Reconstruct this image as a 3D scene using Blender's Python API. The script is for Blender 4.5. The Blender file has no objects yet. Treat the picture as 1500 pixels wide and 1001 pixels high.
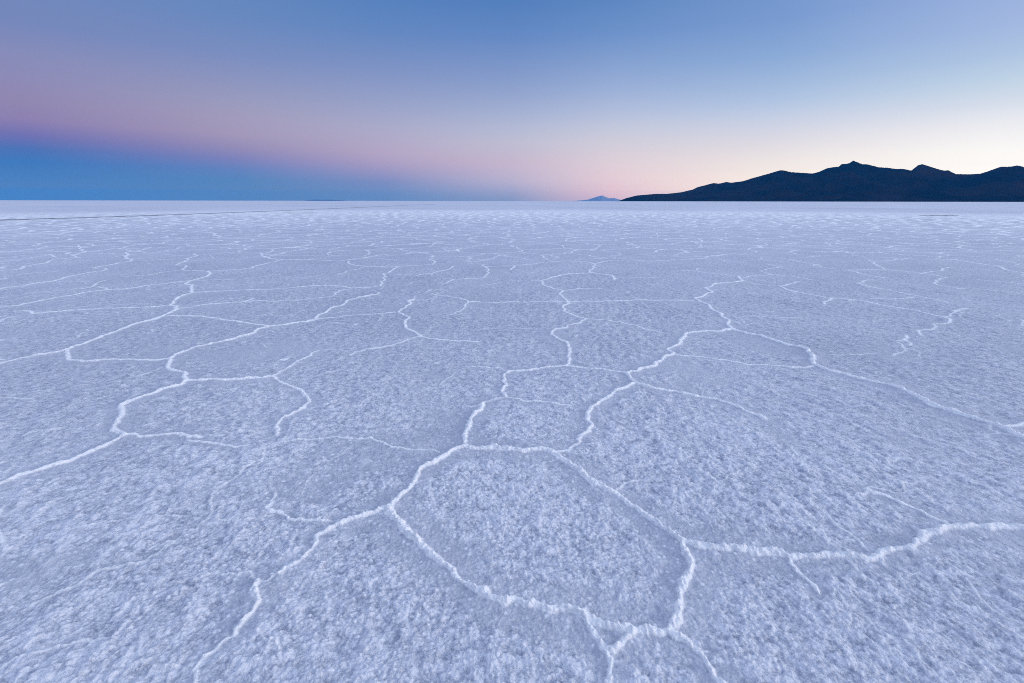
import bpy, math, random
import numpy as np
from mathutils import Matrix, Vector

random.seed(7)
rng = np.random.default_rng(7)
S = bpy.context.scene
COL = S.collection

# ------------------------------------------------------------------ camera
H_CAM = 1.6
F = 17.0 / 36.0                       # focal length / picture width
PITCH = math.radians(16.2)
ROLL = math.radians(-0.09)            # horizon drops very slightly to the right
W0, H0 = 1500.0, 1001.0               # size of the photograph the outlines were read from
FP = F * W0
cam_data = bpy.data.cameras.new('camera')
cam_data.sensor_width = 36.0
cam_data.lens = 17.0
cam_data.clip_start = 0.05
cam_data.clip_end = 400000.0
cam = bpy.data.objects.new('camera', cam_data)
COL.objects.link(cam)
R = Matrix.Rotation(math.pi / 2 - PITCH, 3, 'X') @ Matrix.Rotation(-ROLL, 3, 'Z')
cam.matrix_world = Matrix.Translation((0, 0, H_CAM)) @ R.to_4x4()
S.camera = cam
RN = np.array(R)


def rays(px, py):
    d = np.stack([(np.asarray(px, float) - W0 / 2) / FP, -(np.asarray(py, float) - H0 / 2) / FP, -np.ones_like(np.asarray(px, float))], -1)
    return d @ RN.T


def ground_pt(px, py):
    d = rays(px, py)
    k = -H_CAM / d[..., 2]
    return d[..., 0] * k, d[..., 1] * k


def az_el(px, py):
    d = rays(px, py)
    return np.degrees(np.arctan2(d[..., 0], d[..., 1])), np.degrees(np.arctan2(d[..., 2], np.hypot(d[..., 0], d[..., 1])))


def to_px(x, y, z=0.0):
    v = np.stack([x, y, np.full_like(x, z - H_CAM)], -1) @ RN
    dep = -v[..., 2]
    ok = dep > 0.05
    dep = np.where(ok, dep, 1.0)
    return np.where(ok, v[..., 0] / dep * FP + W0 / 2, -9999), np.where(ok, -v[..., 1] / dep * FP + H0 / 2, 99999)


# ------------------------------------------------------------------ numpy noise
def hash2(ix, iy, seed):
    h = (ix.astype(np.int64) * 374761393 + iy.astype(np.int64) * 668265263 + seed * 2147483647 // 7) & 0xFFFFFFFF
    h = ((h ^ (h >> 13)) * 1274126177) & 0xFFFFFFFF
    h = ((h ^ (h >> 16)) * 2246822519) & 0xFFFFFFFF
    return (h ^ (h >> 15)) & 0xFFFFFFFF


def h01(ix, iy, seed):
    return (hash2(ix, iy, seed) / 4294967296.0).astype(np.float32)


def gnoise(x, y, seed):
    """gradient noise, about -0.7..0.7"""
    fx0 = np.floor(x); fy0 = np.floor(y)
    ix = fx0.astype(np.int64); iy = fy0.astype(np.int64)
    fx = (x - fx0).astype(np.float32); fy = (y - fy0).astype(np.float32)
    u = fx * fx * fx * (fx * (fx * 6 - 15) + 10); v = fy * fy * fy * (fy * (fy * 6 - 15) + 10)
    def g(dx, dy):
        a = h01(ix + dx, iy + dy, seed) * (2 * np.pi)
        return np.cos(a) * (fx - dx) + np.sin(a) * (fy - dy)
    a = g(0, 0); b = g(1, 0); c = g(0, 1); d = g(1, 1)
    return a + (b - a) * u + (c - a) * v + (a - b - c + d) * u * v


def fbm(x, y, seed, octs=4, gain=0.5):
    s = 0; a = 1.0
    for o in range(octs):
        s = s + a * gnoise(x * 2 ** o + 17.3 * o, y * 2 ** o - 9.1 * o, seed + o)
        a *= gain
    return s


def worley(x, y, seed, jitter=1.0):
    """F1, F2 and the distance to the nearest cell border, plus a random value per cell"""
    ix = np.floor(x).astype(np.int64); iy = np.floor(y).astype(np.int64)
    f1 = np.full(x.shape, 9.0, np.float32); f2 = f1.copy(); cid = np.zeros(x.shape, np.float32)
    p1x = np.zeros(x.shape, np.float32); p1y = p1x.copy()
    for dx in (-1, 0, 1):
        for dy in (-1, 0, 1):
            cx = ix + dx; cy = iy + dy
            px = (cx - x).astype(np.float32) + 0.5 + (h01(cx, cy, seed) - 0.5) * jitter
            py = (cy - y).astype(np.float32) + 0.5 + (h01(cx, cy, seed + 5) - 0.5) * jitter
            d = np.sqrt(px * px + py * py)
            near = d < f1
            f2 = np.where(near, f1, np.minimum(f2, d))
            f1 = np.where(near, d, f1)
            cid = np.where(near, h01(cx, cy, seed + 9), cid)
    return f1, f2, cid


def cell_edge(x, y, seed):
    """true distance to the nearest border between two cells"""
    ix = np.floor(x).astype(np.int64); iy = np.floor(y).astype(np.int64)
    pts = []
    for dx in (-1, 0, 1):
        for dy in (-1, 0, 1):
            cx = ix + dx; cy = iy + dy
            pts.append(((cx - x).astype(np.float32) + h01(cx, cy, seed), (cy - y).astype(np.float32) + h01(cx, cy, seed + 5)))
    f1 = np.full(x.shape, 9.0, np.float32); ax = np.zeros_like(f1); ay = np.zeros_like(f1)
    for px, py in pts:
        d = px * px + py * py
        n = d < f1
        f1 = np.where(n, d, f1); ax = np.where(n, px, ax); ay = np.where(n, py, ay)
    e = np.full(x.shape, 9.0, np.float32)
    for px, py in pts:
        ux = px - ax; uy = py - ay
        L_ = np.sqrt(ux * ux + uy * uy)
        v = ((px + ax) * ux + (py + ay) * uy) / (2 * L_ + 1e-6)
        e = np.where(L_ > 1e-4, np.minimum(e, v), e)
    return e


def sstep(a, b, v):
    t = np.clip((v - a) / (b - a), 0, 1)
    return t * t * (3 - 2 * t)


# ------------------------------------------------------------------ salt ridge lines, read as outlines and laid out on the ground
LINES = """
.85|0,711 30,698 60,690 77,683 100,677 120,668 133,662 150,655 160,650 172,643 183,638
.9|183,638 170,632 167,625 173,617 180,610 178,598 187,593 213,583 240,573 267,565 274,560
.75|274,560 307,558 330,559 347,558 377,556 400,554
.5|400,554 410,547 430,535 445,527 457,518 467,514
.25|467,514 500,513 513,514
.65|400,554 413,562 430,568 442,572 447,580 453,586 445,597 430,605 413,613 405,623 405,638
.7|183,638 207,640 240,637 267,637 293,641
.45|273,646 300,649 327,653 347,657 367,654
.28|293,641 353,633 380,628 400,623
.4|393,655 413,648 430,647 467,644 507,644 543,643 573,657 597,661 627,660 643,665
.3|385,653 388,663 388,673 373,678 357,687 347,698 333,707 327,712 313,723 310,735 310,753 293,770 270,785 247,798 227,815 200,828 163,833 143,837 113,857 83,867 50,883 23,897
.9|274,560 272,550 260,545 245,540 248,532 247,527 257,520 283,510 320,502 353,494 377,483 393,480 427,475 450,472 462,467 467,461 477,458 483,453 510,441 521,439 542,434 555,430
.45|350,471 366,475 379,477 398,479
.5|450,472 467,467 494,465 521,462 547,461 579,459
.75|607,439 598,443 594,451 585,457 591,463 600,467 594,472 594,479 597,483 608,487 617,493
.55|617,493 643,498 677,500 700,502
.5|617,493 593,500 580,505 560,510 535,513 520,517 513,522
.95|0,534 30,527 60,521 87,517 100,513 123,505 147,495 177,483 200,475 230,467 240,463 250,458 260,453
.75|100,513 99,520 103,528 120,531 150,528 187,527 215,528 243,527
.6|247,463 270,463 297,463 320,466 353,473 383,477 393,480
.28|240,539 213,550 200,553
.3|0,583 17,583 35,585 53,587
.9|249,448 260,437 269,433 283,429 280,421 276,413 288,410 304,405 307,400 305,398
.8|187,479 240,463 259,453 249,448
.5|283,429 320,427 357,426 400,425 411,424 457,419 483,419 510,421 537,421 553,420
.5|259,453 293,448 327,445 360,443 371,438
.5|360,443 398,443 430,441 457,438 486,435 499,425 515,423
.65|249,448 213,451 173,453 133,454 107,456 67,459 48,461 35,457 21,458
.45|24,465 10,468 0,473
.75|0,451 27,448 61,440 107,433 133,428 160,425 192,423 213,419 253,415 276,412
.4|40,430 80,427 133,421 144,415 155,411
.4|144,420 160,425
.4|277,412 307,411 347,409 382,406 411,401
.6|305,398 325,397 350,396 371,393 377,389 403,384 414,381 451,380 497,383
.5|305,398 283,397 267,395 272,389 257,389 269,384 275,379 289,375 285,372
.65|0,423 32,419 80,412 93,407 120,402 152,397 136,393 160,389 192,383 184,377 187,373 205,367 221,363
.35|192,383 240,381 275,379
.3|83,412 133,413
.35|176,406 213,403 253,397 267,395
.4|0,406 27,403 67,399 88,396
.55|0,397 32,394 35,390 59,387 72,383 91,379 115,377 115,371 127,369 117,365 115,360
.3|0,384 40,381 72,381
.5|381,372 389,377 414,381
.5|381,372 398,366 411,364 457,363 481,360 510,357 542,354
.6|497,383 523,379 553,374 569,373
.5|510,383 521,389 537,391 582,391 617,389 634,388 637,384 634,379
.6|582,391 571,399 563,404 557,413 558,419
.4|491,404 510,397 537,391
.28|590,419 617,410
.5|611,404 633,401 659,395 663,390
.25|563,403 611,404
.45|649,416 665,410 697,408 709,407 715,397 709,387
.4|622,429 633,425 651,423
.45|633,431 657,435 678,439 686,443 681,448 673,457 654,464
.6|686,443 723,444 753,443 807,443 860,442 903,441 935,440 980,441 1015,441
.4|691,384 723,379 748,373
.4|657,369 649,365 670,363 713,360 713,357
.5|703,392 753,390 788,386 812,384 833,383 865,385
.5|753,390 748,396
.4|812,383 800,379 792,375 801,373 820,372
.55|871,387 892,382 948,383 983,381 1015,380 1036,376 1065,373
.6|864,385 873,389 867,395 868,401 897,405 900,411
.4|897,411 905,408 932,408 967,407
.7|868,401 833,402 807,407 792,412 799,419 809,423 824,426 821,433 828,440 824,451 825,457
.5|824,426 847,423 881,423
.3|740,411 792,412
.3|700,419 735,413
.6|825,457 841,463 858,468 849,474 843,475 828,483
.35|727,485 750,483 783,482 820,483
.7|828,483 813,485 808,490 820,500 833,507 835,517 833,530 827,537
.45|858,468 883,469 907,472 943,482 973,489
.7|745,545 767,543 787,541 827,537 860,541 893,544 918,548
.33|690,537 707,538 733,540 745,545
.28|690,537 673,542 660,552 643,565
.7|745,545 737,560 737,570 741,582
.4|741,583 727,585 707,592 693,596 677,596
.45|741,583 753,585 787,590 813,594 833,596
.8|707,592 703,603 693,610 687,623 682,637 680,657
1|680,657 660,665 643,675 623,685 613,693 607,708 593,722 580,735 573,742 550,753 527,759 500,769
.6|500,769 480,777 463,787 462,800 447,817 423,832 407,843
.3|407,843 393,853 378,852
.65|378,852 373,863 377,880 367,900 353,917 343,933
.45|343,933 327,943 310,958 290,977 287,1001 284,1040
.42|500,763 467,765 447,763 423,760 413,752 392,745 400,732 405,722
.3|400,755 360,763 317,762
.3|100,780 127,774 173,766 213,760 250,757 277,757
.38|-30,995 0,980 23,967 50,957 90,947 133,939 167,933
.26|217,853 253,855 287,845 333,842 367,838 370,848 378,852
.33|377,923 383,937 403,942 408,960 413,970
.22|180,975 207,972 220,977 280,977
1|573,742 578,763 593,778 610,792 627,808 643,822 660,833 670,847 687,860 713,872 730,882 753,880 773,887 790,890 807,897 830,893 847,902 867,910 890,920 913,924 943,927 967,928 983,930
.95|983,930 1000,939 1020,957 1037,980 1053,1001 1070,1030
1|983,930 990,913 993,893 997,867 1005,850 1012,833 1012,820 1003,810 1000,792
.7|857,907 867,927 880,947 888,958 893,977 890,1001 888,1040
.65|888,958 910,945 930,930
1|680,657 700,660 723,658 750,662 793,663 810,667 830,680
1.1|830,680 850,692 863,705 883,715 900,723 920,737 943,752 967,771 990,787 1000,792
.35|900,720 913,708 940,703
.5|810,667 833,662 847,652 850,642
.75|850,642 862,632 860,617 863,605 877,593 897,578 927,564
.8|918,548 923,557 943,567 970,572 1000,577
.7|1000,577 1033,583 1057,588 1083,597 1100,605 1120,613
.9|918,548 933,545 953,538 970,528 985,520 977,513 990,507 999,498 1005,488 1027,486 1053,486 1075,483
.85|1075,483 1068,470 1057,462 1043,455 1037,448 1023,441 1019,437 1031,434 1044,429 1032,423 1047,417 1068,415 1089,412 1081,405
.4|1081,405 1068,404 1041,401 1020,397 1001,397 964,398
.4|1020,396 1028,393
.45|1089,408 1100,404 1132,403 1159,405 1191,411
1.05|1075,484 1100,490 1127,497 1150,505 1180,513 1190,523 1195,537
.5|1195,538 1160,541 1127,538 1093,536 1060,528 1027,523 1000,522 985,520
1.3|1195,538 1213,545 1253,555 1287,563 1320,573 1347,585 1370,597 1400,605 1433,617 1467,627 1483,635 1500,643 1540,662
.6|1470,625 1500,620 1530,616
.3|1083,465 1133,467 1183,467
.3|1197,518 1230,521 1283,518
.45|1313,500 1328,492 1333,507
.5|1350,493 1343,486 1367,482 1390,473 1391,467 1373,463 1340,455 1300,449 1260,441 1223,438
.4|1313,502 1327,512 1307,522
.4|1390,468 1400,457 1417,452
.6|1223,438 1215,441 1208,447
.7|1140,419 1153,425 1180,431 1207,437
.5|1140,419 1153,417 1175,413
.35|1100,415 1140,419
.45|1388,445 1345,434 1303,425 1260,417 1253,416 1265,412 1281,410
.45|1340,435 1300,439 1273,439
.4|1415,452 1393,457
.4|1500,431 1447,425 1404,424 1383,419 1368,415 1372,411 1388,407
.5|1239,396 1265,403 1297,408
.4|1239,396 1271,395 1303,396 1340,399 1367,403 1388,407
.4|1297,395 1284,389 1281,384 1273,381
.45|1287,383 1311,381 1332,378
.5|1348,401 1380,395 1393,392
.6|1372,380 1401,381 1441,387 1463,391 1500,401
.4|1457,380 1500,387
.35|1431,409 1500,417
.4|1143,379 1191,387 1239,396
.4|1191,390 1201,387
.4|1112,397 1148,392 1121,387
.4|1112,397 1132,403
1|1000,792 1017,797 1037,802 1067,807 1087,807 1123,810 1157,817 1183,817 1213,814 1240,815 1267,822 1287,815 1310,806 1330,807 1350,793 1370,783 1390,774 1417,774 1443,776 1473,774 1500,777 1540,779
.5|1390,772 1360,758 1333,743 1300,730 1267,720
.5|1157,818 1160,828 1173,843 1190,857 1197,870
.3|1240,823 1260,843 1277,857
.35|1197,743 1220,767 1247,785 1270,808
.35|1297,813 1293,830
.25|1167,760 1193,780 1213,797 1253,813
.3|1413,853 1443,887 1473,907 1500,920
.28|1323,940 1343,967 1363,983
"""


def subdivide(pts, maxlen_rel, wob):
    out = [pts[0]]
    for a, b in zip(pts[:-1], pts[1:]):
        seg = [a, b]
        for lev in range(6):
            L = math.hypot(seg[1][0] - seg[0][0], seg[1][1] - seg[0][1])
            r = math.hypot(*seg[0])
            if L < max(0.02, maxlen_rel * r):
                break
            new = [seg[0]]
            for p, q in zip(seg[:-1], seg[1:]):
                dx, dy = q[0] - p[0], q[1] - p[1]
                k = random.gauss(0, wob)
                new.append(((p[0] + q[0]) / 2 - dy * k, (p[1] + q[1]) / 2 + dx * k))
                new.append(q)
            seg = new
        out += seg[1:]
    return out


segs = []      # ax, ay, bx, by, weight a, weight b
for ln in LINES.strip().splitlines():
    w, pts = ln.split('|')
    w = float(w)
    if w < 0.42:
        w *= 0.82
    P = np.array([[float(v) for v in p.split(',')] for p in pts.split()])
    gx, gy = ground_pt(P[:, 0], P[:, 1])
    q = subdivide(list(zip(gx, gy)), 0.012, 0.075)
    ph = random.uniform(0, 99); s = 0.0; prev = None
    tot = sum(math.hypot(q[i + 1][0] - q[i][0], q[i + 1][1] - q[i][1]) for i in range(len(q) - 1))
    for i in range(len(q)):
        if i:
            s += math.hypot(q[i][0] - q[i - 1][0], q[i][1] - q[i - 1][1])
        n = gnoise(np.array([s * 2.3 + ph]), np.array([ph]), 3)[0] + 0.5 * gnoise(np.array([s * 9 + ph]), np.array([ph]), 4)[0]
        ww = w * (1 + 0.55 * n)
        if w < 0.5:                   # faint cracks fade out at their ends
            ww *= 0.55 + 0.45 * min(1, min(s, tot - s) / (0.12 * tot + 1e-6))
        if prev is not None:
            segs.append((prev[0], prev[1], q[i][0], q[i][1], prev[2], ww))
        prev = (q[i][0], q[i][1], ww)

# ------------------------------------------------------------------ ground grid: rings round the viewpoint, finest near it
DTH = 0.0021
half = list(np.arange(DTH / 2, math.radians(64), DTH))
stp = DTH
while half[-1] < math.pi - 0.02:
    stp = min(stp * 1.012, 0.02)
    half.append(half[-1] + stp)
half = np.array(half); half[-1] = min(half[-1], math.pi - 0.004)
TH = fine = np.concatenate([-half[::-1], half])           # azimuth from +Y, clockwise
rs = [0.12, 0.3, 0.5, 0.62, 0.72, 0.8]
while rs[-1] < 34.0:
    rs.append(rs[-1] + max(0.0033, 0.0024 * rs[-1]) if rs[-1] > 0.95 else rs[-1] + 0.008)
while rs[-1] < 91000.0:
    rs.append(rs[-1] * (1.004 + 0.06 * min(1, max(0, (rs[-1] - 34) / 400))))
RR = np.array(rs)
NR, NT = len(RR), len(TH)
print('grid', NR, NT, NR * NT)
X = (RR[:, None] * np.sin(TH)[None, :])
Y = (RR[:, None] * np.cos(TH)[None, :])
DR = np.gradient(RR)[:, None] * np.ones(NT)[None, :]
DT = RR[:, None] * np.gradient(TH)[None, :]
SP = np.maximum(DR, DT).astype(np.float32)     # grid spacing: fades out what the mesh cannot carry


def band(wave):
    return np.clip((wave / SP - 2.0) / 2.0, 0, 1).astype(np.float32)


rowN = NR
nearrows = int(np.searchsorted(RR, 110.0))
N = slice(0, nearrows)
Xn, Yn, SPn = X[N], Y[N], SP[N]

# domain warp so the ridges have crumbly edges
wx = Xn + 0.012 * gnoise(Xn * 22, Yn * 22, 31) + 0.003 * gnoise(Xn * 60, Yn * 60, 32)
wy = Yn + 0.012 * gnoise(Xn * 22, Yn * 22, 33) + 0.003 * gnoise(Xn * 60, Yn * 60, 34)

widn = np.clip(1 + 0.9 * gnoise(Xn * 7, Yn * 7, 36) + 0.6 * gnoise(Xn * 19, Yn * 19, 37), 0.55, 1.6)
core = np.zeros(Xn.shape, np.float32)      # ridge crest 0..1 times weight
ped = np.zeros(Xn.shape, np.float32)       # broad swelling beside it
logR = RR[:nearrows]
for ax, ay, bx, by, wa, wb in segs:
    w = max(wa, wb)
    if w < 0.05:
        continue
    pad = 0.10 + 0.16 * w
    r0 = max(0.05, min(math.hypot(ax, ay), math.hypot(bx, by)) - pad); r1 = max(math.hypot(ax, ay), math.hypot(bx, by)) + pad
    i0 = np.searchsorted(logR, r0); i1 = np.searchsorted(logR, r1)
    if i0 >= i1:
        continue
    ta, tb = math.atan2(ax, ay), math.atan2(bx, by)
    rm = max(r0, 0.3)
    j0 = np.searchsorted(fine, min(ta, tb) - pad / rm); j1 = np.searchsorted(fine, max(ta, tb) + pad / rm)
    if j0 >= j1:
        continue
    sx = wx[i0:i1, j0:j1]; sy = wy[i0:i1, j0:j1]
    dx, dy = bx - ax, by - ay
    t = np.clip(((sx - ax) * dx + (sy - ay) * dy) / (dx * dx + dy * dy + 1e-12), 0, 1)
    d = np.hypot(sx - ax - dx * t, sy - ay - dy * t)
    ww = wa + (wb - wa) * t
    wid = widn[i0:i1, j0:j1]
    sg = np.maximum(0.0042 + 0.0100 * ww * wid + 0.0006 * rm, 0.45 * SPn[i0:i1, j0:j1])
    c = ww * np.exp(-(d / sg) ** 3)
    p = ww * np.exp(-(d / (0.04 + 0.07 * ww)) ** 2)
    core[i0:i1, j0:j1] = np.maximum(core[i0:i1, j0:j1], c)
    ped[i0:i1, j0:j1] = np.maximum(ped[i0:i1, j0:j1], p)

# generated polygon network outside the part that was traced
upx, upy = to_px(Xn, Yn)
inside = sstep(-20, 20, upx) * sstep(1520, 1480, upx) * sstep(352, 392, upy) * (upy < 1020)
vx = Xn / 1.55 + 0.24 * gnoise(Xn * 0.9, Yn * 0.9, 51) + 0.10 * gnoise(Xn * 3.2, Yn * 3.2, 53)
vy = Yn / 1.55 + 0.24 * gnoise(Xn * 0.9, Yn * 0.9, 52) + 0.10 * gnoise(Xn * 3.2, Yn * 3.2, 54)
edge = cell_edge(vx, vy, 77) * 1.55 + 0.012 * gnoise(Xn * 22, Yn * 22, 31)
wv = np.clip(0.62 + 0.8 * gnoise(Xn * 0.6, Yn * 0.6, 61), 0.40, 1.0) * (1 - 0.45 * sstep(18, 60, RR[N])[:, None])
rn = RR[N][:, None]
sg = np.maximum(0.0042 + 0.0105 * wv + 0.0006 * rn, 0.45 * SPn)
vcore = (wv * np.exp(-(np.abs(edge) / sg) ** 3) * (1 - inside)).astype(np.float32)
vped = (wv * np.exp(-(edge / (0.04 + 0.07 * wv)) ** 2) * (1 - inside)).astype(np.float32)
core = np.maximum(core, vcore); ped = np.maximum(ped, vped)
# hairline cracks inside the big cells, here and there
hd = 0.66 * cell_edge(Xn / 0.62 + 0.5 * gnoise(Xn * 1.3, Yn * 1.3, 55) + 0.12 * gnoise(Xn * 8, Yn * 8, 57), Yn / 0.8 + 0.5 * gnoise(Xn * 1.3, Yn * 1.3, 56) + 0.12 * gnoise(Xn * 8, Yn * 8, 58), 78)
hw = np.clip(0.05 + 0.75 * gnoise(Xn * 1.1, Yn * 1.1, 62) + 0.25 * gnoise(Xn * 4, Yn * 4, 63), 0.0, 0.27) * (1 - sstep(6, 16, rn)) * (0.35 + 0.65 * sstep(2.0, 3.0, rn))
hs = np.maximum(0.0055, 0.42 * SPn)
core = np.maximum(core, (hw * np.exp(-(hd / hs) ** 3)).astype(np.float32))

# ------------------------------------------------------------------ salt crust relief
def bandn(wave):
    return np.clip((wave / SPn - 2.0) / 2.0, 0, 1).astype(np.float32)


# growth of the crust is a little stretched along the prevailing wind
ca, sa = math.cos(math.radians(-27)), math.sin(math.radians(-27))
al = Xn * sa + Yn * ca          # along the wind
ac = Xn * ca - Yn * sa          # across it
st = 0.72 - 0.30 * sstep(0.3, 2.5, Xn)      # more stretched on the right
smooth_margin = 1 - 0.55 * sstep(0.10, 0.5, ped + 0.15 * fbm(Xn * 4, Yn * 4, 14, 2))
patch = sstep(-0.50, -0.10, fbm(Xn * 0.9, Yn * 0.9, 11, 3) + 0.12 * gnoise(Xn * 7, Yn * 7, 12))
rough = (0.42 + 0.58 * patch) * smooth_margin
z = np.zeros(Xn.shape, np.float32)
z += 0.020 * fbm(Xn * 0.8, Yn * 0.8, 20, 2) * bandn(1.0)
z += 0.012 * fbm(ac * 4.2, al * 4.2 * st, 21, 2) * bandn(0.12) * rough
# clumps of popcorn salt
b1, b1b, c1 = worley(ac * 25 + 0.6 * gnoise(Xn * 40, Yn * 40, 41), al * 25 * st + 0.6 * gnoise(Xn * 40, Yn * 40, 42), 81)
clump = np.clip(1 - b1 * 1.25, 0, 1) ** 0.8 * (0.25 + 0.75 * c1)
density = 0.4 + 0.6 * sstep(-0.3, 0.3, fbm(ac * 5, al * 5 * st, 23, 2))
z += (0.016 * clump * density * bandn(0.036) * rough).astype(np.float32)
b0, b0b, c0 = worley(ac * 9 + 0.5 * gnoise(Xn * 14, Yn * 14, 44), al * 9 * st + 0.5 * gnoise(Xn * 14, Yn * 14, 45), 83)
knob = np.clip(1 - b0 * 1.3, 0, 1) * (0.2 + 0.8 * c0)
z += (0.015 * knob * bandn(0.10) * rough).astype(np.float32)
b2, b2b, c2 = worley(Xn * 52 + 3 + 0.3 * clump, Yn * 52, 82)
grain = np.clip(1 - b2 * 1.2, 0, 1) * (0.25 + 0.75 * c2)
spark = (c2 > 0.93) * np.clip(1 - b2 * 1.7, 0, 1)
z += (0.0095 * grain * bandn(0.022) * (0.35 + 0.65 * density) * (0.35 + 0.65 * rough)).astype(np.float32)
z += 0.004 * fbm(Xn * 34, Yn * 34, 24, 2) * bandn(0.025) * (0.3 + 0.7 * rough)
# ridges: low swelling, crumbly crest
lump = 1 + 0.8 * fbm(Xn * 20, Yn * 20, 43, 2) + 0.35 * (grain - 0.3)
z += 0.007 * ped
z += 0.0115 * core * np.clip(lump, 0.3, 1.9) + core * (0.007 * grain + 0.006 * clump * bandn(0.036))
Z = np.zeros(X.shape, np.float32)
Z[N] = z
Z[:, :] *= np.clip((RR[:, None] - 0.1) / 0.5, 0, 1)
corefull = np.zeros(X.shape, np.float32); corefull[N] = core
# crest: where salt has bloomed white.  tone: denser, whiter crystals on the knobs
cr = np.zeros(X.shape, np.float32)
cr[N] = np.clip(core ** 0.8 * (0.95 + 0.35 * (lump - 1)) * 3.0 * (1 + 0.4 * sstep(4, 14, RR[N])[:, None]) - 0.25, 0, 1)
farfade = sstep(60, 108, RR[N])[:, None]
cr[N] = cr[N] * (1 - farfade) + 0.12 * farfade
cr[nearrows:] = 0.12
tn = np.zeros(X.shape, np.float32)
tn[N] = np.clip(0.35 * knob * rough * bandn(0.08) + 0.9 * clump * density * rough + 0.75 * grain * (0.3 + 0.7 * rough) + 1.0 * spark, 0, 1.8) * bandn(0.03) + 0.22 * (1 - bandn(0.03))
tn[nearrows:] = 0.2
rg = np.full(X.shape, 0.8, np.float32); rg[N] = rough

# ------------------------------------------------------------------ meshes
def mat_new(name):
    m = bpy.data.materials.new(name)
    m.use_nodes = True
    nt = m.node_tree
    return m, nt, nt.nodes['Principled BSDF']


def nd(nt, typ, **kw):
    n = nt.nodes.new(typ)
    for k, v in kw.items():
        if k.startswith('i_'):
            n.inputs[k[2:]].default_value = v
        else:
            setattr(n, k, v)
    return n


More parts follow.
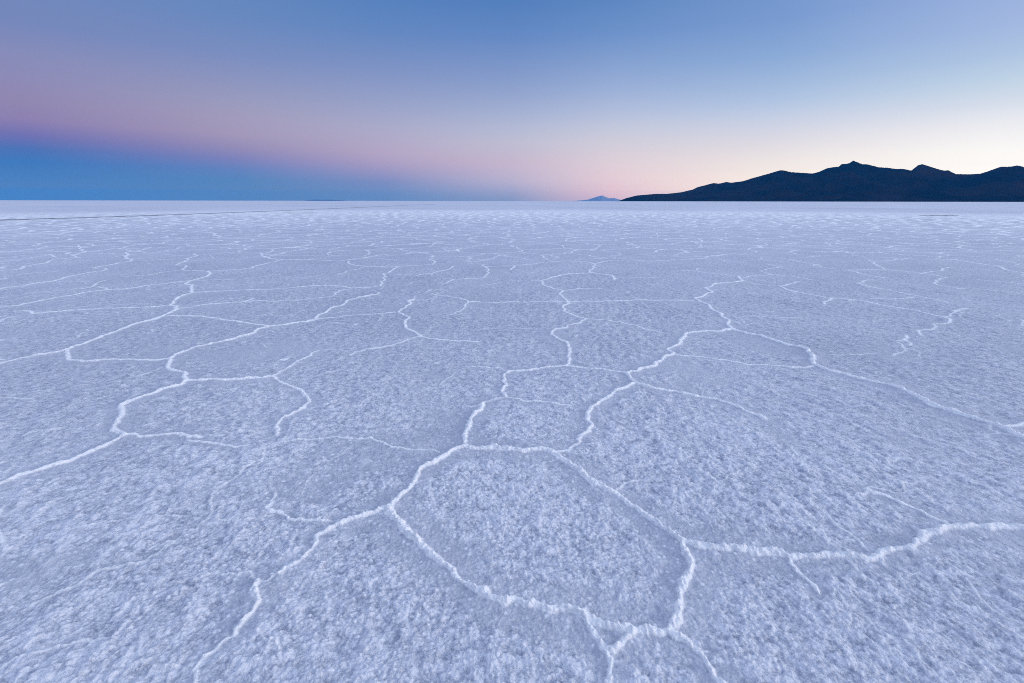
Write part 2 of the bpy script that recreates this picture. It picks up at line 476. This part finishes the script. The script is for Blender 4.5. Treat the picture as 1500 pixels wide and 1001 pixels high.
def salt_material(name, c_lo, c_hi, c_ridge, rough):
    m, nt, bs = mat_new(name)
    L = nt.links.new
    tc = nd(nt, 'ShaderNodeTexCoord')
    a1 = nd(nt, 'ShaderNodeAttribute', attribute_name='tone')
    a2 = nd(nt, 'ShaderNodeAttribute', attribute_name='crest')
    n1 = nd(nt, 'ShaderNodeTexNoise'); n1.inputs['Scale'].default_value = 17; n1.inputs['Detail'].default_value = 4; n1.inputs['Roughness'].default_value = 1.0
    L(tc.outputs['Object'], n1.inputs['Vector'])
    n2 = nd(nt, 'ShaderNodeTexNoise'); n2.inputs['Scale'].default_value = 0.7; n2.inputs['Detail'].default_value = 5
    L(tc.outputs['Object'], n2.inputs['Vector'])
    n4 = nd(nt, 'ShaderNodeTexNoise'); n4.inputs['Scale'].default_value = 0.03; n4.inputs['Detail'].default_value = 6; n4.inputs['Roughness'].default_value = 0.6
    L(tc.outputs['Object'], n4.inputs['Vector'])
    m4 = nd(nt, 'ShaderNodeMath', operation='MULTIPLY_ADD'); L(n4.outputs['Fac'], m4.inputs[0]); m4.inputs[1].default_value = 1.2; m4.inputs[2].default_value = -0.6
    # tone + noise
    a3 = nd(nt, 'ShaderNodeAttribute', attribute_name='crust')
    m0 = nd(nt, 'ShaderNodeMath', operation='SUBTRACT'); L(n1.outputs['Fac'], m0.inputs[0]); m0.inputs[1].default_value = 0.5
    m0b = nd(nt, 'ShaderNodeMath', operation='MULTIPLY'); L(m0.outputs[0], m0b.inputs[0]); L(a3.outputs['Fac'], m0b.inputs[1])
    m0c = nd(nt, 'ShaderNodeMath', operation='MULTIPLY_ADD'); L(m0b.outputs[0], m0c.inputs[0]); m0c.inputs[1].default_value = 4.6; m0c.inputs[2].default_value = 1.72
    m1 = nd(nt, 'ShaderNodeMath', operation='ADD'); L(m0c.outputs[0], m1.inputs[0]); L(a1.outputs['Fac'], m1.inputs[1])
    m2 = nd(nt, 'ShaderNodeMath', operation='MULTIPLY_ADD'); L(n2.outputs['Fac'], m2.inputs[0]); m2.inputs[1].default_value = 0.5
    L(m1.outputs[0], m2.inputs[2])
    mr = nd(nt, 'ShaderNodeMapRange'); mr.inputs['From Min'].default_value = 1.5; mr.inputs['From Max'].default_value = 2.85
    m5 = nd(nt, 'ShaderNodeMath', operation='ADD'); L(m2.outputs[0], m5.inputs[0]); L(m4.outputs[0], m5.inputs[1])
    L(m5.outputs[0], mr.inputs['Value'])
    mx = nd(nt, 'ShaderNodeMix', data_type='RGBA'); mx.inputs[6].default_value = (*c_lo, 1); mx.inputs[7].default_value = (*c_hi, 1)
    L(mr.outputs[0], mx.inputs[0])
    # white crest of the ridges
    mc = nd(nt, 'ShaderNodeMath', operation='MULTIPLY_ADD'); L(n1.outputs['Fac'], mc.inputs[0]); mc.inputs[1].default_value = 0.35; mc.inputs[2].default_value = -0.17
    mc2 = nd(nt, 'ShaderNodeMath', operation='MULTIPLY'); L(mc.outputs[0], mc2.inputs[0]); L(a2.outputs['Fac'], mc2.inputs[1])
    mc3 = nd(nt, 'ShaderNodeMath', operation='ADD', use_clamp=True); L(a2.outputs['Fac'], mc3.inputs[0]); L(mc2.outputs[0], mc3.inputs[1])
    mx2 = nd(nt, 'ShaderNodeMix', data_type='RGBA'); L(mc3.outputs[0], mx2.inputs[0]); L(mx.outputs[2], mx2.inputs[6]); mx2.inputs[7].default_value = (*c_ridge, 1)
    L(mx2.outputs[2], bs.inputs['Base Color'])
    bs.inputs['Roughness'].default_value = rough
    bs.inputs['Specular IOR Level'].default_value = 0.3
    # fine crystal grain
    v1 = nd(nt, 'ShaderNodeTexVoronoi', feature='SMOOTH_F1'); v1.inputs['Scale'].default_value = 85
    L(tc.outputs['Object'], v1.inputs['Vector'])
    n3 = nd(nt, 'ShaderNodeTexNoise'); n3.inputs['Scale'].default_value = 26; n3.inputs['Detail'].default_value = 6; n3.inputs['Roughness'].default_value = 0.75
    L(tc.outputs['Object'], n3.inputs['Vector'])
    ad = nd(nt, 'ShaderNodeMath', operation='MULTIPLY_ADD'); L(v1.outputs['Distance'], ad.inputs[0]); ad.inputs[1].default_value = -0.45; L(n3.outputs['Fac'], ad.inputs[2])
    bp = nd(nt, 'ShaderNodeBump'); bp.inputs['Strength'].default_value = 0.6; bp.inputs['Distance'].default_value = 0.032
    L(ad.outputs[0], bp.inputs['Height']); L(bp.outputs['Normal'], bs.inputs['Normal'])
    return m


C_LO, C_HI, C_RIDGE = (0.29, 0.32, 0.405), (0.80, 0.81, 0.86), (0.965, 0.96, 0.955)
m_flat = salt_material('salt_crust', C_LO, C_HI, C_RIDGE, 0.62)

VX, VY, VZ = X.ravel(), Y.ravel(), Z.ravel()
allco = np.stack([VX, VY, VZ], -1).astype(np.float32)
allco = np.concatenate([allco, np.zeros((1, 3), np.float32)])
idx = np.arange(NR * NT).reshape(NR, NT)
a = idx[:-1, :]; b = np.roll(idx, -1, 1)[:-1, :]; c = np.roll(idx, -1, 1)[1:, :]; d = idx[1:, :]
quads = np.stack([a.ravel(), d.ravel(), c.ravel(), b.ravel()], -1)
qc = np.maximum.reduce([corefull[:-1].ravel(), corefull[1:].ravel(), np.roll(corefull, -1, 1)[:-1].ravel(), np.roll(corefull, -1, 1)[1:].ravel()])

# smooth vertex normals of the whole sheet, shared by both objects cut from it
e1 = allco[quads[:, 2]] - allco[quads[:, 0]]; e2 = allco[quads[:, 3]] - allco[quads[:, 1]]
fn = np.cross(e1, e2); fn /= (np.linalg.norm(fn, axis=1, keepdims=True) + 1e-12)
if fn[:, 2].mean() < 0:
    quads = quads[:, ::-1].copy(); fn = -fn
vn = np.zeros((len(allco), 3), np.float64)
for k in range(4):
    for ax_ in range(3):
        vn[:, ax_] += np.bincount(quads[:, k], weights=fn[:, ax_], minlength=len(allco))
vn[-1] = (0, 0, 1)
vn /= (np.linalg.norm(vn, axis=1, keepdims=True) + 1e-12)


def build(name, Q, tris=None):
    used = np.unique(Q) if tris is None else np.unique(np.concatenate([Q.ravel(), tris.ravel()]))
    remap = np.full(len(allco), -1, np.int64); remap[used] = np.arange(len(used))
    me = bpy.data.meshes.new(name)
    nq = len(Q); ntri = 0 if tris is None else len(tris)
    loops = remap[Q].ravel()
    if ntri:
        loops = np.concatenate([loops, remap[tris].ravel()])
    starts = np.concatenate([np.arange(nq) * 4, nq * 4 + np.arange(ntri) * 3])
    me.vertices.add(len(used)); me.vertices.foreach_set('co', allco[used].ravel())
    me.loops.add(len(loops)); me.loops.foreach_set('vertex_index', loops.astype(np.int32))
    me.polygons.add(nq + ntri); me.polygons.foreach_set('loop_start', starts.astype(np.int32))
    me.update(calc_edges=True)
    me.polygons.foreach_set('use_smooth', np.ones(nq + ntri, bool))
    for an, arr in (('tone', tn), ('crest', cr), ('crust', rg)):
        full = np.concatenate([arr.ravel(), [0.0]]).astype(np.float32)
        at = me.attributes.new(an, 'FLOAT', 'POINT'); at.data.foreach_set('value', full[used])
    me.normals_split_custom_set_from_vertices(vn[used].astype(np.float32))
    ob = bpy.data.objects.new(name, me); COL.objects.link(ob)
    return ob


ridge_mask = qc > 0.13
inner = np.stack([np.full(NT, len(allco) - 1), idx[0], np.roll(idx[0], -1)], -1)
inner = inner[:, ::-1] if True else inner
ground = build('salt_flat', quads[~ridge_mask], inner)
ground.data.materials.append(m_flat)
ground['kind'] = 'structure'
ground['label'] = 'vast flat plain of pale crusted salt reaching to the horizon'
ridges = build('salt_ridges', quads[ridge_mask])
ridges.data.materials.append(m_flat)
ridges['kind'] = 'stuff'
ridges['label'] = 'raised white salt ridges outlining polygons across the salt flat'
ridges['category'] = 'salt ridges'


def grid_obj(name, GX, GY, GZ, mat, kind, label, cat=None):
    nr, nt_ = GX.shape
    co = np.stack([GX.ravel(), GY.ravel(), GZ.ravel()], -1)
    ii = np.arange(nr * nt_).reshape(nr, nt_)
    q = np.stack([ii[:-1, :-1].ravel(), ii[:-1, 1:].ravel(), ii[1:, 1:].ravel(), ii[1:, :-1].ravel()], -1)
    me = bpy.data.meshes.new(name)
    me.vertices.add(len(co)); me.vertices.foreach_set('co', co.astype(np.float32).ravel())
    me.loops.add(q.size); me.loops.foreach_set('vertex_index', q.ravel().astype(np.int32))
    me.polygons.add(len(q)); me.polygons.foreach_set('loop_start', (np.arange(len(q)) * 4).astype(np.int32))
    me.update(calc_edges=True)
    me.polygons.foreach_set('use_smooth', np.ones(len(q), bool))
    ob = bpy.data.objects.new(name, me); COL.objects.link(ob)
    me.materials.append(mat)
    ob['kind'] = kind; ob['label'] = label
    if cat: ob['category'] = cat
    return ob


# ------------------------------------------------------------------ worn tracks far out on the flat
m_track, nt, bs = mat_new('worn_salt')
tcn = nd(nt, 'ShaderNodeTexCoord'); nn = nd(nt, 'ShaderNodeTexNoise'); nn.inputs['Scale'].default_value = 0.9; nn.inputs['Detail'].default_value = 6
nt.links.new(tcn.outputs['Object'], nn.inputs['Vector'])
cm = nd(nt, 'ShaderNodeMix', data_type='RGBA'); cm.inputs[6].default_value = (0.42, 0.43, 0.48, 1); cm.inputs[7].default_value = (0.56, 0.57, 0.61, 1)
nt.links.new(nn.outputs['Fac'], cm.inputs[0]); nt.links.new(cm.outputs[2], bs.inputs['Base Color']); bs.inputs['Roughness'].default_value = 0.7


def track(name, pts, width, label):
    P = np.array(pts, float)
    gx, gy = ground_pt(P[:, 0], P[:, 1])
    g = np.stack([gx, gy], -1)
    fine_p = []
    for p, q in zip(g[:-1], g[1:]):
        for k in np.linspace(0, 1, 40, endpoint=False):
            fine_p.append(p + (q - p) * k)
    fine_p.append(g[-1]); fp = np.array(fine_p)
    tg = np.gradient(fp, axis=0); tg /= np.linalg.norm(tg, axis=1, keepdims=True)
    nn_ = np.stack([-tg[:, 1], tg[:, 0]], -1)
    k = np.arange(len(fp))
    hw = width * (1 + 0.35 * gnoise(k * 0.21, k * 0 + 0.5, 91)) * np.clip(np.minimum(k, len(fp) - 1 - k) / 6.0, 0.05, 1)
    cols = []
    for s_ in (-1, -0.5, 0, 0.5, 1):
        cols.append(fp + nn_ * (hw * s_)[:, None] + 0.1 * rng.normal(size=fp.shape) * abs(s_))
    G = np.stack(cols, 1)
    return grid_obj(name, G[..., 0], G[..., 1], np.full(G.shape[:2], 0.034), m_track, 'structure', label)


track('vehicle_track', [(-60, 325.5), (0, 322.5), (120, 319.3), (260, 314.6), (400, 309.4), (520, 304.4), (590, 301.2), (640, 299.6)], 0.75,
      'long thin grey track crossing the salt flat towards the horizon on the left')
track('bare_patch', [(1345, 315.6), (1372, 315.9), (1404, 316.6)], 0.7, 'short thin grey streak of bare ground far out on the right of the salt flat')
track('bare_patch', [(415, 312.2), (437, 312.5), (460, 312.2)], 0.5, 'small grey streak of bare ground just below the long track')

# ------------------------------------------------------------------ mountains
def rock(name, c1, c2):
    m, nt, bs = mat_new(name)
    L = nt.links.new
    tc = nd(nt, 'ShaderNodeTexCoord')
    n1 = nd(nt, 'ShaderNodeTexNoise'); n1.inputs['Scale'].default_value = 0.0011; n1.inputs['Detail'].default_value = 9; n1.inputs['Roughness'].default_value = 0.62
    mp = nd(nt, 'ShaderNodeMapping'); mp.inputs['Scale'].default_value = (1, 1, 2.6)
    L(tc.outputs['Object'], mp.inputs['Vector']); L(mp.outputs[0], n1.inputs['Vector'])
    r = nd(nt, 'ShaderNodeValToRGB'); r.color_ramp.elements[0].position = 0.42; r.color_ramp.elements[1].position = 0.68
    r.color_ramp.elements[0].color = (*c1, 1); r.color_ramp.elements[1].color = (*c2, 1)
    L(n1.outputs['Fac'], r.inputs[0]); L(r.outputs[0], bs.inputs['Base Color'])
    bs.inputs['Roughness'].default_value = 1.0; bs.inputs['Specular IOR Level'].default_value = 0.0
    return m


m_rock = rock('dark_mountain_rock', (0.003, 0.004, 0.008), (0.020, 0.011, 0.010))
m_low = rock('low_hill_rock', (0.03, 0.03, 0.035), (0.06, 0.05, 0.05))
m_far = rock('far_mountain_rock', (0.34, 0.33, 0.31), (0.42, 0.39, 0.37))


def massif(name, sil, dist, depth, mat, label, n_az=500, n_r=90, seed=200, spur=1.0):
    sil = np.array(sil, float)
    az, el = az_el(sil[:, 0], sil[:, 1])
    A = np.linspace(az[0], az[-1], n_az)
    E = np.interp(A, az, el)
    E[0] = E[-1] = 0
    E = np.maximum(E, 0)
    E *= 1 + 0.012 * fbm(A * 9, A * 0, seed + 3, 3) * (E > 0.3)
    hs = np.tan(np.radians(E)) * dist + H_CAM      # crest height at the distance of the crest
    U = np.linspace(-1, 1, n_r)                    # -1 foot on our side, 0 crest, 1 far foot
    r = dist + U[:, None] * depth * (0.35 + 0.65 * np.clip(hs / hs.max(), 0, 1))[None, :]
    ar = np.radians(A)[None, :]
    GX = r * np.sin(ar); GY = r * np.cos(ar)
    prof = (1 - np.abs(U)) ** 1.25
    sc = dist / 15000.0
    rid = 1 - np.abs(fbm(GX / (1500 * sc), GY / (1500 * sc), seed, 4)) * 2.2     # branching spurs and gullies
    k = np.clip(np.abs(U) * 2.2, 0, 1)[:, None] * spur
    GZ = hs[None, :] * prof[:, None] * (1 - k * 0.55 * (1 - rid))
    lim = hs[None, :] * r / dist * 0.985
    GZ = np.where(np.abs(U)[:, None] > 0.02, np.minimum(GZ, lim), GZ)
    GZ = np.where((np.abs(U)[:, None] > 0.999), -3.0, GZ)
    GZ[:, 0] = GZ[:, -1] = -3.0
    return grid_obj(name, GX, GY, GZ, mat, 'structure', label)


SIL = [(900, 296.6), (904, 295.4), (917, 290.5), (933, 286.5), (961, 284), (977, 284), (998, 281.6), (1015, 277.7), (1022, 274), (1045, 268), (1053, 269), (1064, 266.5),
       (1071, 267.6), (1089, 265.3), (1100, 261.5), (1113, 257.8), (1130, 252.8), (1143, 249.2), (1148, 249.4), (1159, 252), (1172, 252.5), (1191, 253.7), (1201, 250.8),
       (1212, 246), (1229, 243.6), (1233, 239.9), (1239, 239.6), (1244, 238.5), (1250, 234.5), (1254, 236), (1263, 240), (1271, 240.4), (1287, 244.7), (1300, 245.4),
       (1313, 247.3), (1324, 247.3), (1335, 249.5), (1340, 245.5), (1345, 241.5), (1351, 240), (1356, 241.5), (1370, 246), (1383, 249.5), (1389, 249), (1400, 254.5),
       (1420, 255), (1436, 254.3), (1445, 251.5), (1455, 248), (1465, 244.2), (1479, 244), (1489, 242.3), (1495, 242.7), (1500, 244.7), (1520, 250), (1560, 249), (1600, 257), (1680, 270), (1780, 285), (1860, 297.4)]
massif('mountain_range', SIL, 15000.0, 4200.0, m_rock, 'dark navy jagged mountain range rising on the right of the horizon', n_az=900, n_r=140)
VOL = [(822, 295.9), (835, 295.0), (850, 293.8), (862, 292.3), (868, 290.3), (875, 288), (882, 286.4), (888, 288.8), (893, 290.6), (900, 290.2), (907, 292.3), (918, 294), (930, 296.2)]
massif('volcano', VOL, 72000.0, 7000.0, m_far, 'small hazy blue volcano cone left of the dark mountain range', n_az=160, n_r=50, seed=300, spur=0.5)
massif('distant_hill', [(432, 295.6), (448, 293.8), (458, 292.7), (470, 292.9), (485, 292.9), (500, 293.6), (522, 295.5)], 80000.0, 4000.0, m_low,
       'low faint blue hill on the horizon, leftmost of three', n_az=70, n_r=30, seed=310, spur=0.3)
massif('distant_hill', [(600, 295.6), (608, 294.4), (614, 294.3), (624, 295.6)], 80000.0, 3000.0, m_low,
       'tiny faint hill on the horizon between two longer ones', n_az=40, n_r=24, seed=320, spur=0.3)
massif('distant_hill', [(725, 295.9), (738, 294.8), (750, 294.6), (765, 294.7), (778, 295.9)], 80000.0, 3000.0, m_low,
       'thin low hill on the horizon nearest to the volcano', n_az=60, n_r=24, seed=330, spur=0.3)

# ------------------------------------------------------------------ haze
def box(name, x0, x1, y0, y1, z0, z1):
    me = bpy.data.meshes.new(name)
    v = [(x, y, z_) for z_ in (z0, z1) for y in (y0, y1) for x in (x0, x1)]
    f = [(0, 2, 3, 1), (4, 5, 7, 6), (0, 1, 5, 4), (2, 6, 7, 3), (0, 4, 6, 2), (1, 3, 7, 5)]
    me.from_pydata(v, [], f); me.update()
    o = bpy.data.objects.new(name, me); COL.objects.link(o)
    return o


HAZE = True
if HAZE:
    hz = box('haze', -92000, 92000, -92000, 92000, -6.0, 1750.0)
    mh = bpy.data.materials.new('haze_air'); mh.use_nodes = True
    nt = mh.node_tree; nt.nodes.clear()
    out = nt.nodes.new('ShaderNodeOutputMaterial'); pv = nt.nodes.new('ShaderNodeVolumePrincipled')
    pv.inputs['Color'].default_value = (0.03, 0.32, 0.76, 1); pv.inputs['Density'].default_value = 1.1e-5; pv.inputs['Anisotropy'].default_value = 0.0
    nt.links.new(pv.outputs[0], out.inputs['Volume'])
    hz.data.materials.append(mh); hz['kind'] = 'stuff'; hz['label'] = 'thin blue evening haze over the salt flat and mountains'; hz['category'] = 'haze'

# ------------------------------------------------------------------ sky
def lin(c):
    c = np.asarray(c, float) / 255.0
    return np.where(c <= 0.04045, c / 12.92, ((c + 0.055) / 1.055) ** 2.4)


SKY = {  # x: [(y, r, g, b)...]
    15: [(0, 112, 136, 188), (30, 117, 135, 187), (75, 134, 140, 184), (120, 142, 138, 182), (150, 143, 134, 174), (175, 138, 126, 176), (195, 110, 112, 178), (212, 74, 112, 180), (235, 56, 120, 188), (260, 70, 127, 190), (294, 80, 130, 188)],
    375: [(0, 94, 133, 190), (50, 108, 140, 192), (100, 130, 144, 192), (140, 150, 156, 190), (170, 163, 158, 190), (200, 164, 154, 185), (225, 142, 137, 182), (240, 114, 128, 190), (257, 86, 134, 188), (294, 86, 133, 186)],
    750: [(0, 82, 127, 188), (30, 90, 134, 194), (60, 104, 138, 196), (90, 120, 147, 202), (115, 134, 157, 200), (150, 152, 168, 208), (180, 174, 184, 212), (210, 190, 189, 210), (240, 196, 181, 204), (265, 182, 177, 206), (282, 150, 160, 198), (294, 125, 150, 192)],
    570: [(0, 84, 128, 189), (60, 104, 138, 194), (100, 126, 147, 196), (150, 150, 162, 200), (190, 172, 172, 202), (225, 180, 166, 196), (245, 165, 155, 194), (262, 128, 142, 192), (285, 100, 139, 190), (294, 97, 138, 189)],
    900: [(0, 92, 134, 192), (40, 104, 143, 200), (80, 124, 156, 206), (115, 146, 170, 212), (150, 166, 183, 218), (180, 190, 198, 220), (210, 208, 205, 218), (240, 222, 207, 216), (265, 226, 202, 212), (284, 220, 190, 206), (294, 205, 180, 205)],
    1125: [(0, 110, 147, 201), (30, 118, 153, 207), (75, 132, 166, 213), (105, 148, 177, 216), (150, 176, 196, 226), (180, 202, 209, 228), (210, 221, 218, 227), (240, 238, 230, 228), (270, 248, 236, 228), (294, 246, 228, 220)],
    1480: [(0, 152, 175, 221), (30, 161, 183, 224), (75, 172, 195, 226), (105, 185, 208, 228), (140, 206, 217, 233), (180, 236, 237, 242), (220, 252, 250, 248), (260, 254, 251, 248), (294, 254, 248, 242)],
}
COLS_T = [47, 62, 76, 90, 101, 116, 133]
ELS = [0, 0.4, 0.8, 1.089, 1.5, 2.0, 3.0, 4.0, 5.0, 6.2, 7.6, 9.2, 11, 13, 16, 19]
J_AIR = np.array([0.003, 0.185, 0.62])
tab = np.zeros((len(COLS_T), len(ELS), 3))
for j, e in enumerate(ELS):
    azs, cs = [], []
    for x, rows in sorted(SKY.items()):
        rws = np.array(rows, float)
        az, el = az_el(np.full(len(rws), x), rws[:, 0])
        o = np.argsort(el)
        c = np.array([np.interp(e, el[o], lin(rws[o, 1 + k])) for k in range(3)])
        azs.append(90 + np.interp(e, el[o], az[o])); cs.append(c)
    cs = np.array(cs)
    for i, t in enumerate(COLS_T):
        tab[i, j] = [np.interp(t, azs, cs[:, k]) for k in range(3)]
    # the picture shows the sky through the haze: this is the clear sky behind that air
    T = math.exp(-1.1e-5 * min(92000.0, 1748.4 / math.tan(math.radians(max(e, 0.05)))))
    tab[:, j] = np.maximum((tab[:, j] - J_AIR * (1 - T)) / T, 0.02)
ZEN = np.array([0.97, 1.12, 1.52])
UP = {0: (0.22, 0.32, 0.6), 1: (0.22, 0.33, 0.61), 2: (0.22, 0.34, 0.62), 3: (0.22, 0.36, 0.64), 4: (0.26, 0.40, 0.69), 5: (0.36, 0.49, 0.77), 6: (0.52, 0.64, 0.9)}

wld = bpy.data.worlds.new('World'); S.world = wld; wld.use_nodes = True
nt = wld.node_tree; nt.nodes.clear(); L = nt.links.new
out = nt.nodes.new('ShaderNodeOutputWorld'); bg = nt.nodes.new('ShaderNodeBackground'); L(bg.outputs[0], out.inputs['Surface'])
tc = nt.nodes.new('ShaderNodeTexCoord')
nrm = nd(nt, 'ShaderNodeVectorMath', operation='NORMALIZE'); L(tc.outputs['Generated'], nrm.inputs[0])
sep = nt.nodes.new('ShaderNodeSeparateXYZ'); L(nrm.outputs[0], sep.inputs[0])


def mth(op, a, b=None, clamp=False):
    n = nd(nt, 'ShaderNodeMath', operation=op, use_clamp=clamp)
    for i, v in enumerate((a, b)):
        if v is None: continue
        if isinstance(v, (int, float)): n.inputs[i].default_value = v
        else: L(v, n.inputs[i])
    return n.outputs[0]


hor = mth('SQRT', mth('ADD', mth('MULTIPLY', sep.outputs[0], sep.outputs[0]), mth('MULTIPLY', sep.outputs[1], sep.outputs[1])))
tdeg = mth('MULTIPLY', mth('ARCCOSINE', mth('DIVIDE', mth('MULTIPLY', sep.outputs[0], -1.0), mth('MAXIMUM', hor, 1e-5))), 180 / math.pi)
eldeg = mth('MULTIPLY', mth('ARCSINE', sep.outputs[2]), 180 / math.pi)
# elevation squeezed so the low sky gets most of the ramp
u = mth('POWER', mth('DIVIDE', mth('MAXIMUM', eldeg, 0.0), 90.0), 0.5)
SC = 8.0


def ramp(stops):
    r = nt.nodes.new('ShaderNodeValToRGB'); L(u, r.inputs[0])
    cr_ = r.color_ramp; cr_.interpolation = 'LINEAR'
    for k, (e, c) in enumerate(stops):
        p = math.sqrt(e / 90.0)
        if k < 2:
            el_ = cr_.elements[k]; el_.position = p
        else:
            el_ = cr_.elements.new(p)
        el_.color = (c[0] / SC, c[1] / SC, c[2] / SC, 1)
    return r.outputs[0]


cols = []
for i, t in enumerate(COLS_T):
    st_ = [(e, tab[i, j]) for j, e in enumerate(ELS)]
    st_ += [(30, np.array(UP[i])), (50, 0.5 * np.array(UP[i]) + 0.5 * ZEN), (90, ZEN)]
    # keep the two default elements usable: first at 0, second at 1
    st_ = [st_[0], st_[-1]] + st_[1:-1]
    cols.append((t, ramp(st_)))
GLOW = [(0, (2.6, 1.8, 1.25)), (90, ZEN), (3, (2.7, 2.1, 1.65)), (8, (2.3, 2.05, 1.85)), (15, (1.6, 1.55, 1.7)), (25, (1.1, 1.2, 1.5)), (40, (0.7, 0.85, 1.2)), (60, (0.42, 0.58, 0.98))]
cols.append((180, ramp([(e, np.array(c)) for e, c in GLOW])))
cur = cols[0][1]
for (t0, _), (t1, cc) in zip(cols[:-1], cols[1:]):
    f = mth('DIVIDE', mth('SUBTRACT', tdeg, float(t0)), float(t1 - t0), clamp=True)
    if t1 == 180:
        f = mth('POWER', f, 1.7)
    mx = nd(nt, 'ShaderNodeMix', data_type='RGBA'); L(f, mx.inputs[0]); L(cur, mx.inputs[6]); L(cc, mx.inputs[7])
    cur = mx.outputs[2]
L(cur, bg.inputs['Color']); bg.inputs['Strength'].default_value = SC
wld.cycles.sampling_method = 'MANUAL'; wld.cycles.sample_map_resolution = 512

# the sun is just below the horizon on the right: only its broad soft glow reaches the flat
sun_d = bpy.data.lights.new('sun', 'SUN'); sun_d.energy = 1.15; sun_d.angle = math.radians(16); sun_d.color = (1.0, 0.93, 0.88)
sun = bpy.data.objects.new('sun', sun_d); COL.objects.link(sun)
sdir = Vector((math.cos(math.radians(14)) * math.cos(math.radians(-22)), math.cos(math.radians(14)) * math.sin(math.radians(-22)), math.sin(math.radians(14))))
sun.rotation_euler = sdir.to_track_quat('Z', 'Y').to_euler()

# ------------------------------------------------------------------ render settings
S.view_settings.view_transform = 'Standard'
S.view_settings.look = 'None'
S.view_settings.exposure = 0.0
S.view_settings.gamma = 1.0
S.cycles.max_bounces = 5
S.cycles.volume_bounces = 1
S.cycles.use_denoising = False
S.cycles.filter_width = 1.0
